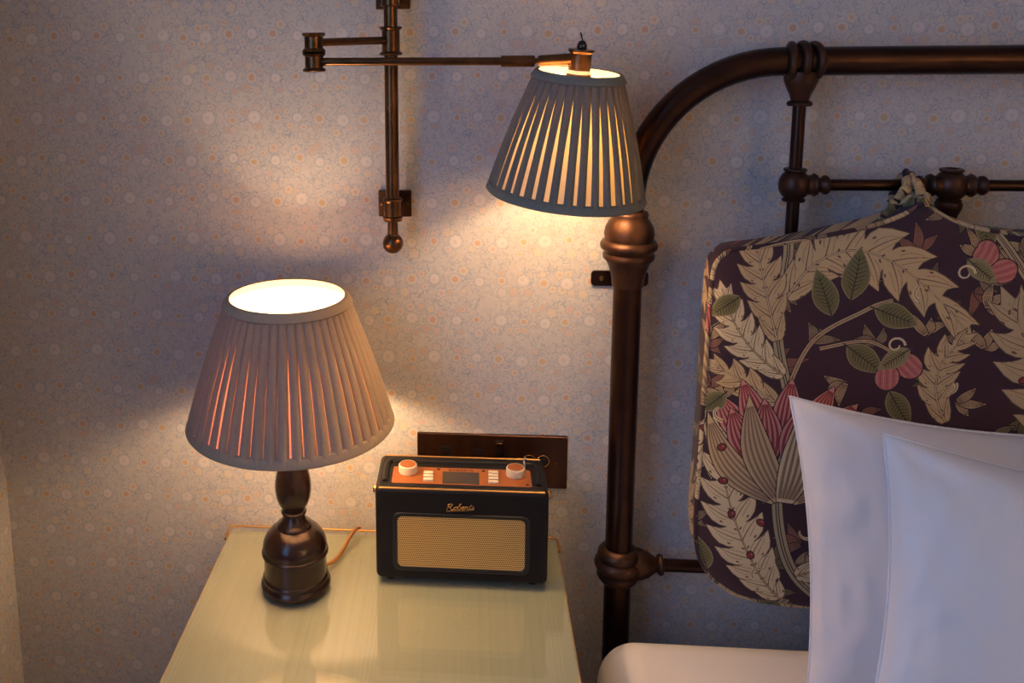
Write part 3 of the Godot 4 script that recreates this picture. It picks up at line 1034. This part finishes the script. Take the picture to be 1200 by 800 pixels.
func bedside_table() -> void:
	var x0 := -0.3870
	var x1 := 0.1455
	var z0 := 0.0140
	var z1 := 0.4700
	var cx := (x0 + x1) / 2
	var cz := (z0 + z1) / 2
	var t := thing("bedside_table", "pale green painted bedside table with glass top and brass back rail", "bedside table", Vector3(cx, 0, cz))
	var sx := x1 - x0
	var sz := z1 - z0
	var b := MB.new()
	b.box(Vector3(0, 0.609, 0), Vector3(sx, 0.022, sz), 0.002)
	part("table_top", b, M["table_paint"], t)
	b = MB.new()
	b.box(Vector3(0, 0.6229, 0), Vector3(sx - 0.002, 0.005, sz - 0.002), 0.0006)
	part("glass_sheet", b, M["table_glass"], t)
	b = MB.new()
	b.box(Vector3(0, 0.522, 0), Vector3(sx - 0.04, 0.150, sz - 0.04), 0.003)
	part("drawer_case", b, M["table_paint"], t)
	b = MB.new()
	b.box(Vector3(0, 0.522, sz / 2 - 0.018), Vector3(sx - 0.09, 0.110, 0.016), 0.002)
	var dr := part("drawer", b, M["table_paint"], t)
	b = MB.new()
	b.lathe([Vector2(0.006, 0), Vector2(0.006, 0.01), Vector2(0.013, 0.016), Vector2(0.012, 0.024), Vector2(0.0005, 0.027)], 20, Transform3D(Basis(Vector3.RIGHT, PI / 2), Vector3(0, 0.522, sz / 2 - 0.011)))
	part("knob", b, M["bright_brass"], dr)
	for a in [-1, 1]:
		for c in [-1, 1]:
			b = MB.new()
			b.lathe([Vector2(0.0005, 0), Vector2(0.012, 0), Vector2(0.021, 0.44), Vector2(0.021, 0.449), Vector2(0.0005, 0.449)], 20, Transform3D(Basis(), Vector3(a * (sx / 2 - 0.045), 0, c * (sz / 2 - 0.045))))
			part("leg", b, M["table_paint"], t)
	# low brass gallery round the back corners
	b = MB.new()
	var pts := [Vector3(-sx / 2 - 0.0012, 0.6250, -sz / 2 + 0.034), Vector3(-sx / 2 - 0.0012, 0.6262, -sz / 2 + 0.0140), Vector3(-sx / 2 - 0.0006, 0.6265, -sz / 2 + 0.004)]
	for i in 7:
		var a := PI + PI / 2 * i / 6.0
		pts.append(Vector3(-sx / 2 + 0.0080 + 0.0092 * cos(a), 0.6265, -sz / 2 + 0.0080 + 0.0092 * sin(a)))
	var rev := pts.duplicate()
	rev.reverse()
	for q in rev:
		pts.append(Vector3(-q.x, q.y, q.z))
	b.tube(pts, 0.0017, 8)
	part("gallery_rail", b, M["gold_piping"], t)
	for a in [-1, 1]:
		b = MB.new()
		b.lathe([Vector2(0.0005, -0.0022), Vector2(0.0022, 0), Vector2(0.0005, 0.0022)], 12, Transform3D(Basis(), Vector3(a * (sx / 2 + 0.0012), 0.6250, -sz / 2 + 0.035)), 3.0)
		part("rail_end", b, M["bright_brass"], t)
	for a in [-1, 1]:
		b = MB.new()
		b.box(Vector3(a * (sx / 2 + 0.0006), 0.609, 0.02), Vector3(0.0014, 0.020, sz - 0.05), 0.0004)
		part("edge_trim", b, M["gold_piping"], t)

func bed_frame() -> void:
	var t := thing("bed_headboard", "dark bronze tubular metal headboard with arched top rail", "headboard", Vector3(0.2350, 0, 0.060))
	var m: Material = M["bed_bronze"]
	var c: Material = M["cast_bronze"]
	var W := 1.530
	var y1 := 1.3860
	var R := 0.200
	var path := []
	for s in 2:
		var arc := []
		for i in 19:
			var a := PI - PI / 2 * i / 18.0
			arc.append(Vector3(R + R * cos(a), y1 - R + R * sin(a), 0))
		if s == 0:
			path.append(Vector3(0, 1.10, 0))
			path.append_array(arc)
		else:
			arc.reverse()
			for q in arc:
				path.append(Vector3(W - q.x, q.y, 0))
			path.append(Vector3(W, 1.10, 0))
	var b := MB.new()
	b.tube(path, 0.0200, 28)
	part("arch_tube", b, m, t)
	for x in [0.0, W]:
		b = MB.new()
		b.lathe([Vector2(0.0005, 0), Vector2(0.018, 0), Vector2(0.0205, 0.02), Vector2(0.0205, 1.10), Vector2(0.0005, 1.101)], 32, Transform3D(Basis(), Vector3(x, 0, 0)))
		part("post", b, m, t)
		b = MB.new()
		b.lathe([Vector2(0.0200, 1.0600), Vector2(0.0225, 1.0620), Vector2(0.0240, 1.0760), Vector2(0.0285, 1.0920), Vector2(0.0320, 1.0990), Vector2(0.0365, 1.1035), Vector2(0.0372, 1.1085), Vector2(0.0345, 1.1120), Vector2(0.0360, 1.1150), Vector2(0.0405, 1.1190), Vector2(0.0412, 1.1240), Vector2(0.0390, 1.1285), Vector2(0.0345, 1.1310), Vector2(0.0360, 1.1400), Vector2(0.0340, 1.1500), Vector2(0.0290, 1.1590), Vector2(0.0255, 1.1640), Vector2(0.0265, 1.1680), Vector2(0.0255, 1.1720), Vector2(0.0205, 1.1740)], 40, Transform3D(Basis(), Vector3(x, 0, 0)), 1.0)
		part("turned_collar", b, c, t)
		# cast clamp that carries the lower rail
		b = MB.new()
		b.lathe([Vector2(0.0205, 0.5880), Vector2(0.0270, 0.5900), Vector2(0.0320, 0.5970), Vector2(0.0320, 0.6020), Vector2(0.0300, 0.6060), Vector2(0.0345, 0.6110), Vector2(0.0365, 0.6170), Vector2(0.0345, 0.6230), Vector2(0.0300, 0.6270), Vector2(0.0320, 0.6310), Vector2(0.0310, 0.6370), Vector2(0.0265, 0.6430), Vector2(0.0205, 0.6450)], 36, Transform3D(Basis(), Vector3(x, 0, 0)), 1.2)
		var dirx := 1.0 if x == 0.0 else -1.0
		b.lathe([Vector2(0.0230, 0.020), Vector2(0.0240, 0.032), Vector2(0.0200, 0.044), Vector2(0.0130, 0.054), Vector2(0.0110, 0.058), Vector2(0.0150, 0.0605), Vector2(0.0165, 0.0640), Vector2(0.0150, 0.0670), Vector2(0.0080, 0.0690)], 28, Transform3D(Basis(Vector3(0, 0, 1), -dirx * PI / 2), Vector3(x, 0.617, 0)), 1.0)
		part("cast_clamp", b, c, t)
	for q in [[1.2125, 0.0082], [0.6170, 0.0098]]:
		b = MB.new()
		var in_ := 0.226 if q[0] > 1.0 else 0.05
		b.tube([Vector3(in_, q[0], 0), Vector3(W - in_, q[0], 0)], q[1], 18)
		part("cross_rail", b, m, t)
	for k in 5:
		var x: float = [0.2265, 0.4366, W / 2, W - 0.4366, W - 0.2265][k]
		var full := k % 2 == 0
		var spx := Transform3D(Basis(), Vector3(x, 0, 0))
		b = MB.new()
		b.tube([Vector3(x, 0.617, 0), Vector3(x, 1.340 if full else 1.20, 0)], 0.0088, 18)
		part("spindle", b, m, t)
		# casting that grips the top tube
		if full:
			b = MB.new()
			b.lathe([Vector2(0.0088, 1.3240), Vector2(0.0160, 1.3245), Vector2(0.0172, 1.3270), Vector2(0.0160, 1.3300), Vector2(0.0120, 1.3320), Vector2(0.0140, 1.3400), Vector2(0.0190, 1.3500), Vector2(0.0225, 1.3600), Vector2(0.0230, 1.3720)], 28, spx, 1.0)
			for dx in [-0.0150, 0.0, 0.0150]:
				var ring := []
				for i in 24:
					var a := TAU * i / 24
					ring.append(Vector3(x + dx + 0.004 * sin(a) * signf(dx), y1 + 0.0225 * cos(a), 0.0225 * sin(a)))
				b.tube(ring, 0.0068 if dx == 0.0 else 0.0058, 12, false, true)
			part("top_casting", b, c, t)
		# ball joint at the middle rail
		b = MB.new()
		b.lathe([Vector2(0.0088, 1.1880), Vector2(0.0150, 1.1890), Vector2(0.0160, 1.1915), Vector2(0.0130, 1.1940), Vector2(0.0175, 1.1985), Vector2(0.0205, 1.2050), Vector2(0.0212, 1.2125), Vector2(0.0205, 1.2200), Vector2(0.0175, 1.2265), Vector2(0.0130, 1.2310), Vector2(0.0160, 1.2335), Vector2(0.0150, 1.2360), Vector2(0.0088, 1.2370)], 32, spx, 1.0)
		for s in ([-1.0, 1.0] if k > 0 and k < 4 else ([1.0] if k == 0 else [-1.0])):
			b.lathe([Vector2(0.0140, 0.014), Vector2(0.0140, 0.024), Vector2(0.0165, 0.0265), Vector2(0.0150, 0.0300), Vector2(0.0095, 0.0325), Vector2(0.0105, 0.0360), Vector2(0.0135, 0.0395), Vector2(0.0140, 0.0425), Vector2(0.0125, 0.0455), Vector2(0.0082, 0.0470)], 28, Transform3D(Basis(Vector3(0, 0, 1), -s * PI / 2), Vector3(x, 1.2125, 0)), 1.0)
		if not full:
			b.lathe([Vector2(0.0088, 1.1500), Vector2(0.0130, 1.1510), Vector2(0.0140, 1.1560), Vector2(0.0110, 1.1600), Vector2(0.0120, 1.1700), Vector2(0.0165, 1.1800), Vector2(0.0175, 1.1870), Vector2(0.0150, 1.1905)], 28, spx, 1.0)
		part("ball_joint", b, c, t)

func wall_bracket() -> void:
	var t := thing("headboard_bracket", "small dark bronze wall bracket screwed beside the bed post", "bracket", Vector3(0.2330, 1.0560, 0))
	var b := MB.new()
	b.slab(rrect(0.0860, 0.0240, 0.0060), 0.0005, 0.0040, 0.0008)
	b.tube([Vector3(0, 0, 0.003), Vector3(0, 0, 0.0385)], 0.0080, 16)
	part("mounting_plate", b, M["bed_bronze"], t)
	for s in [-1, 1]:
		b = MB.new()
		b.lathe([Vector2(0.0046, 0), Vector2(0.0042, 0.0014), Vector2(0.0022, 0.0016), Vector2(0.0018, 0.0006), Vector2(0.0004, 0.0006)], 18, Transform3D(Basis(Vector3.RIGHT, PI / 2), Vector3(s * 0.0265, 0.0005, 0.0038)))
		part("screw", b, M["bright_brass"], t)

func cloth_uv(p: Vector3) -> Vector2:
	return Vector2((p.x - 0.318) * 1000.0 / PRINT_MM.x, 1.0 - (p.y - 0.602 + 0.0) * 1000.0 / PRINT_MM.y)

func headboard_cushion() -> void:
	var t := thing("headboard_cushion", "plum floral printed headboard cushion with curling tan leaves tied to the rail", "cushion")
	var top := func(x: float) -> float:
		var y := 1.1340 + 0.020 * smoothstep(0.34, 0.54, x) * smoothstep(1.66, 1.46, x)
		for c in [0.604, 1.396]:
			y += 0.048 * exp(-absf(x - c) / 0.055) * (1.0 if absf(x - c) > 0.012 else 0.97)
		return y
	var L := []
	for q in [[0.3470, 1.1330], [0.3330, 1.1200], [0.3270, 1.1000], [0.3250, 1.0500], [0.3235, 0.9763], [0.3222, 0.8485], [0.3200, 0.7431], [0.3243, 0.6895], [0.3379, 0.6562], [0.3595, 0.6339], [0.3907, 0.6163], [0.4394, 0.6077], [0.4816, 0.6050]]:
		L.append(Vector2(q[0] + 0.010, q[1]))
	var out := []
	out.append_array(smooth3(L, 4))
	for i in range(1, 34):
		out.append(Vector2(0.4916 + (2.0 - 2 * 0.4916) * i / 34.0, 0.6050))
	var Rr := smooth3(L, 4)
	Rr.reverse()
	for q in Rr:
		out.append(Vector2(2.0 - q.x, q.y))
	for i in range(1, 110):
		var x := 1.643 - (1.643 - 0.357) * i / 110.0
		out.append(Vector2(x, top.call(x)))
	var cc := Vector2(1.0, 0.875)
	var zb := 0.080
	var zf := 0.130
	var P := []
	var UV := []
	var ring := func(s: float, z: float, shrink: float) -> void:
		var row := PackedVector3Array()
		var ur := PackedVector2Array()
		for q in out:
			var e: Vector2 = q - cc
			var f := Vector2(e.x * s, e.y * s)
			# pull in by a fixed amount near the border so that the rim is even all round
			if shrink > 0.0:
				f = e - e.normalized() * minf(shrink, e.length())
			var w := 0.0012 * sin(q.x * 41.0 + q.y * 29.0) + 0.0008 * sin(q.x * 17.0 - q.y * 53.0)
			var p := Vector3(cc.x + f.x, cc.y + f.y, z + w)
			row.append(p)
			ur.append(cloth_uv(p + Vector3(0, 0, 0)))
		P.append(row)
		UV.append(ur)
	# back edge, side, front
	ring.call(0.98, zb, 0.0)
	ring.call(1.0, zb + 0.006, 0.0)
	ring.call(1.0, zf - 0.004, 0.0)
	ring.call(1.0, zf + 0.001, 0.002)
	ring.call(1.0, zf + 0.006, 0.012)
	ring.call(1.0, zf + 0.011, 0.030)
	for s in [0.85, 0.7, 0.5, 0.3, 0.12, 0.001]:
		ring.call(s, zf + 0.015 + 0.006 * (1.0 - s), 0.0)
	# the side strip carries its own run of the print
	for i in 2:
		for j in out.size():
			UV[i][j] = UV[2][j] - Vector2((P[2][j].z - P[i][j].z) * 1000.0 / PRINT_MM.x, 0)
	var b := MB.new()
	b.grid(P, true, false, false, UV)
	# make normals point out
	for i in b.n.size():
		if b.n[i].dot(b.v[i] - Vector3(1.0, 0.875, 0.09)) < 0.0:
			b.n[i] = -b.n[i]
	part("panel", b, M["printed_cloth"], t)
	b = MB.new()
	var pp := []
	for q in out:
		pp.append(Vector3(q.x, q.y, zf - 0.001))
	b.tube(pp, 0.0034, 8, false, true)
	for i in b.v.size():
		b.uv[i] = cloth_uv(b.v[i]) + Vector2(0.13, 0.21)
	part("piping", b, M["printed_cloth"], t)
	for cx in [0.604, 1.396]:
		b = MB.new()
		# strap: up from the cushion, over the rail and back down, with a knotted tail
		var strap := func(pts: Array, wid: float) -> void:
			var rows := []
			var uvs := []
			var sm := smooth3(pts, 8)
			for i in sm.size():
				var tn: Vector3 = (sm[mini(i + 1, sm.size() - 1)] - sm[maxi(i - 1, 0)]).normalized()
				var sd := tn.cross(Vector3(0.25, 0.0, 1.0)).normalized()
				var nn := sd.cross(tn)
				var row := PackedVector3Array()
				var ur := PackedVector2Array()
				for k in 12:
					var a := TAU * k / 12
					var e: Vector3 = sd * cos(a) * wid * (1.0 + 0.12 * sin(i * 0.9)) + nn * sin(a) * wid * 0.42 * (1.0 + 0.3 * sin(i * 0.7 + k))
					row.append(sm[i] + e)
					ur.append(Vector2(0.20 + i * 0.010, 0.10 + absf(k - 6.0) * 0.008 + wid * 12.0))
				rows.append(row)
				uvs.append(ur)
			b.grid(rows, true, false, true, uvs)
		strap.call([Vector3(cx - 0.055, 1.158, 0.118), Vector3(cx - 0.040, 1.172, 0.112), Vector3(cx - 0.022, 1.190, 0.098), Vector3(cx - 0.004, 1.208, 0.086), Vector3(cx + 0.004, 1.2225, 0.076), Vector3(cx + 0.006, 1.2270, 0.060), Vector3(cx + 0.004, 1.215, 0.046), Vector3(cx, 1.185, 0.044)], 0.0100)
		strap.call([Vector3(cx + 0.030, 1.165, 0.122), Vector3(cx + 0.022, 1.182, 0.114), Vector3(cx + 0.014, 1.200, 0.098), Vector3(cx + 0.013, 1.2180, 0.084), Vector3(cx + 0.012, 1.2255, 0.064), Vector3(cx + 0.010, 1.214, 0.046)], 0.0085)
		strap.call([Vector3(cx - 0.012, 1.200, 0.102), Vector3(cx - 0.004, 1.196, 0.112), Vector3(cx + 0.010, 1.196, 0.112), Vector3(cx + 0.020, 1.202, 0.100)], 0.0095)
		part("tie_strap", b, M["printed_cloth"], t)

# a stuffed pillow standing on its lower edge: half sizes, thickness, and where its middle is
func pillow(called: String, label: String, base: Vector3, hx: float, hy: float, th: float, lean: float, yaw: float, roll: float, m: Material, rs: int, sag: float) -> void:
	var t := thing(called, label, "pillow", base)
	var nz := FastNoiseLite.new()
	nz.seed = rs
	nz.frequency = 3.0
	nz.fractal_octaves = 2
	var xf := Transform3D(Basis.from_euler(Vector3(-lean, yaw, roll)), Vector3(0, 0, 0))
	var RES := 64
	var b := MB.new()
	for side in [1.0, -1.0]:
		var P := []
		for i in RES + 1:
			var row := PackedVector3Array()
			for j in RES + 1:
				var u := -1.0 + 2.0 * j / RES
				var v := -1.0 + 2.0 * i / RES
				u = sin(u * PI / 2) * 0.6 + u * 0.4
				v = sin(v * PI / 2) * 0.6 + v * 0.4
				# edges drawn in between the corners
				var px := u * hx * (1.0 - 0.055 * (1.0 - v * v) * absf(u))
				var py := v * hy * (1.0 - 0.075 * (1.0 - u * u) * absf(v))
				if v > 0:
					py -= sag * (1.0 - u * u) * v * v
				var e := (1.0 - pow(absf(u), 2.6)) * (1.0 - pow(absf(v), 2.4))
				var z := th * pow(maxf(e, 0.0), 0.52)
				# creases that run out of the corners and along the seam
				var corner := pow(absf(u), 3.0) * pow(absf(v), 3.0)
				var rim := clampf(maxf(absf(u), absf(v)) * 1.6 - 0.7, 0.0, 1.0)
				z += side * 0.0 + 0.005 * rim * clampf(e * 6.0, 0, 1) * nz.get_noise_2d(px * 10.0 + side * 7.0, py * 3.4) + 0.005 * clampf(e * 4.0, 0, 1) * nz.get_noise_2d(px * 0.8, py * 0.8 + 9.0)
				z += 0.010 * corner * sin(atan2(absf(v) - 1.1, absf(u) - 1.1) * 9.0) * clampf(e * 8.0, 0, 1)
				row.append(xf * Vector3(px, py + hy * 0.985, side * maxf(z, 0.0)))
			P.append(row)
		b.grid(P, false, false, side < 0.0)
	part("pillowcase", b, m, t)
	b = MB.new()
	var seam := []
	for k in 4 * 24:
		var q := k / 24
		var f := -1.0 + 2.0 * (k % 24) / 24.0
		var u: float = [f, 1.0, -f, -1.0][q]
		var v: float = [-1.0, f, 1.0, -f][q]
		var px := u * hx * (1.0 - 0.055 * (1.0 - v * v) * absf(u))
		var py := v * hy * (1.0 - 0.075 * (1.0 - u * u) * absf(v))
		if v > 0:
			py -= sag * (1.0 - u * u) * v * v
		seam.append(xf * Vector3(px, py + hy * 0.985, 0))
	b.tube(seam, 0.0018, 6, false, true)
	part("seam", b, m, t)

func mattress() -> void:
	var t := thing("bed", "bed with mattress under a smooth white sheet", "bed", Vector3(1.0, 0.0, 1.10))
	var nz := FastNoiseLite.new()
	nz.seed = 8
	nz.frequency = 3.0
	var b := MB.new()
	b.round_box(Vector3(0, 0.435, 0), Vector3(1.620, 0.240, 1.960), 0.060, 8)
	for i in b.v.size():
		var p := b.v[i]
		if p.y > 0.5:
			b.v[i].y += 0.004 * nz.get_noise_2d(p.x * 1.5, p.z * 1.5)
	part("fitted_sheet", b, M["bed_linen"], t)
	b = MB.new()
	b.box(Vector3(0, 0.290, 0), Vector3(1.500, 0.060, 1.900), 0.004)
	part("base_board", b, M["floor_wood"], t)
	for sx in [-1, 1]:
		for sz in [-1, 1]:
			b = MB.new()
			b.lathe([Vector2(0.0005, 0), Vector2(0.022, 0), Vector2(0.026, 0.01), Vector2(0.030, 0.262), Vector2(0.0005, 0.262)], 20, Transform3D(Basis(), Vector3(sx * 0.70, 0, sz * 0.88)))
			part("leg", b, M["bed_bronze"], t)

func floor_lamp() -> void:
	var t := thing("floor_lamp", "tall bronze floor lamp standing in the room beyond the bed", "floor lamp", Vector3(1.98, 0, 2.60))
	var b := MB.new()
	b.lathe([Vector2(0.0005, 0), Vector2(0.14, 0), Vector2(0.14, 0.012), Vector2(0.03, 0.03), Vector2(0.012, 0.05), Vector2(0.012, 1.50), Vector2(0.0005, 1.501)], 32)
	part("stand", b, M["lamp_bronze"], t)
	bulb(t, Transform3D(Basis(), Vector3(0, 1.62, 0)), 0.035, FLOOR_LAMP_ENERGY, LAMP_COLOR)
	b = MB.new()
	b.lathe([Vector2(0.20, 1.50), Vector2(0.14, 1.76)], 48)
	part("shade", b, M["linen_shade"], t)

# ---------------------------------------------------------------- light levels
const TABLE_LAMP_ENERGY := 0.108
const WALL_LAMP_ENERGY := 0.104
const FLOOR_LAMP_ENERGY := 1.15
const WINDOW_ENERGY := 1.6
var LAMP_COLOR := Color(1.0, 0.855, 0.67)

func _ready() -> void:
	# camera: a wide photograph cropped off-centre, so the lens is shifted
	var F := 1055.0
	var px := Vector2(453, 207)
	var pitch := deg_to_rad(9.6)
	var yaw := deg_to_rad(5.17)
	var roll := deg_to_rad(-0.68)
	var fw := Vector3(-sin(yaw) * cos(pitch), -sin(pitch), -cos(yaw) * cos(pitch))
	var r := fw.cross(Vector3.UP).normalized()
	var u := r.cross(fw)
	var r2 := r * cos(roll) + u * sin(roll)
	var u2 := u * cos(roll) - r * sin(roll)
	var cam := Camera3D.new()
	cam.name = "camera"
	cam.projection = Camera3D.PROJECTION_FRUSTUM
	cam.near = 0.05
	cam.far = 50.0
	cam.size = 800.0 / F * cam.near
	cam.frustum_offset = Vector2((600.0 - px.x) / F, (px.y - 400.0) / F) * cam.near
	cam.transform = Transform3D(Basis(r2, u2, -fw), Vector3(0, 1.443, 1.36))
	add_child(cam)
	cam.current = true

	var env := Environment.new()
	env.background_mode = Environment.BG_SKY
	var sky := Sky.new()
	var sm := ProceduralSkyMaterial.new()
	sm.sky_top_color = Color(0.42, 0.58, 0.85)
	sm.sky_horizon_color = Color(0.72, 0.80, 0.92)
	sm.ground_bottom_color = Color(0.3, 0.3, 0.3)
	sm.ground_horizon_color = Color(0.6, 0.65, 0.7)
	sky.sky_material = sm
	env.sky = sky
	env.background_energy_multiplier = 1.0
	env.tonemap_mode = Environment.TONE_MAPPER_LINEAR
	env.tonemap_exposure = 1.0
	env.sdfgi_enabled = true
	env.ssao_enabled = true
	env.ssil_enabled = true
	var we := WorldEnvironment.new()
	we.name = "world_environment"
	we.environment = env
	add_child(we)

	# daylight in the window opening of the left wall
	var day := AreaLight3D.new()
	day.name = "window_daylight"
	day.area_size = Vector2(1.25, 1.25)
	day.light_color = Color(0.48, 0.70, 1.0)
	day.light_energy = WINDOW_ENERGY
	day.area_range = 8.0
	day.shadow_enabled = true
	day.transform = Transform3D(Basis(Vector3.UP, -PI / 2), Vector3(-0.800, 1.575, 1.625))
	add_child(day)

	materials()

	# the room
	var XL := -0.778
	var XR := 3.0
	var ZF := 3.4
	var HT := 2.55
	var b := MB.new()
	b.box(Vector3((XL + XR) / 2, HT / 2, -0.05), Vector3(XR - XL + 0.4, HT, 0.10), 0.0005)
	structure("wall_back", b, M["wallpaper"])
	b = MB.new()
	var wz0 := 1.00
	var wz1 := 2.25
	var wy0 := 0.95
	var wy1 := 2.20
	b.box(Vector3(XL - 0.1, HT / 2, wz0 / 2), Vector3(0.2, HT, wz0), 0.0005)
	b.box(Vector3(XL - 0.1, HT / 2, (wz1 + ZF) / 2), Vector3(0.2, HT, ZF - wz1), 0.0005)
	b.box(Vector3(XL - 0.1, wy0 / 2, (wz0 + wz1) / 2), Vector3(0.2, wy0, wz1 - wz0), 0.0005)
	b.box(Vector3(XL - 0.1, (wy1 + HT) / 2, (wz0 + wz1) / 2), Vector3(0.2, HT - wy1, wz1 - wz0), 0.0005)
	structure("wall_left", b, M["wallpaper"])
	b = MB.new()
	b.box(Vector3(XR + 0.1, HT / 2, ZF / 2), Vector3(0.2, HT, ZF), 0.0005)
	structure("wall_right", b, M["wallpaper"])
	b = MB.new()
	b.box(Vector3((XL + XR) / 2, HT / 2, ZF + 0.05), Vector3(XR - XL + 0.4, HT, 0.10), 0.0005)
	structure("wall_front", b, M["wallpaper"])
	b = MB.new()
	b.box(Vector3((XL + XR) / 2, -0.05, ZF / 2), Vector3(XR - XL + 0.4, 0.10, ZF + 0.2), 0.0005)
	structure("floor", b, M["floor_wood"])
	b = MB.new()
	b.box(Vector3((XL + XR) / 2, HT + 0.05, ZF / 2), Vector3(XR - XL + 0.4, 0.10, ZF + 0.2), 0.0005)
	structure("ceiling", b, M["ceiling_paint"])
	b = MB.new()
	var wx := XL - 0.12
	for q in [[wz0 + 0.025, 0.05], [wz1 - 0.025, 0.05], [(wz0 + wz1) / 2, 0.03]]:
		b.box(Vector3(wx, (wy0 + wy1) / 2, q[0]), Vector3(0.05, wy1 - wy0, q[1]), 0.002)
	for q in [[wy0 + 0.025, 0.05], [wy1 - 0.025, 0.05], [(wy0 + wy1) / 2, 0.03]]:
		b.box(Vector3(wx, q[0], (wz0 + wz1) / 2), Vector3(0.05, q[1], wz1 - wz0), 0.002)
	var win := structure("window_1", b, M["window_paint"])
	b = MB.new()
	b.box(Vector3(wx, (wy0 + wy1) / 2, (wz0 + wz1) / 2), Vector3(0.004, wy1 - wy0 - 0.06, wz1 - wz0 - 0.06), 0.0005)
	part("pane", b, M["window_glass"], win)

	bedside_table()
	bed_frame()
	mattress()
	headboard_cushion()
	pillow("pillow", "white cotton pillow leaning against the floral cushion", Vector3(0.760, 0.560, 0.300), 0.330, 0.204, 0.060, deg_to_rad(17), deg_to_rad(0), deg_to_rad(0), M["pillow_cotton"], 3, 0.028)
	pillow("pillow_001", "satin white pillow leaning in front of the other pillow", Vector3(0.762, 0.603, 0.440), 0.320, 0.170, 0.062, deg_to_rad(20), deg_to_rad(0), deg_to_rad(-8), M["pillow_satin"], 7, 0.010)
	table_lamp()
	wall_lamp()
	radio()
	socket_plate()
	wall_bracket()
	floor_lamp()
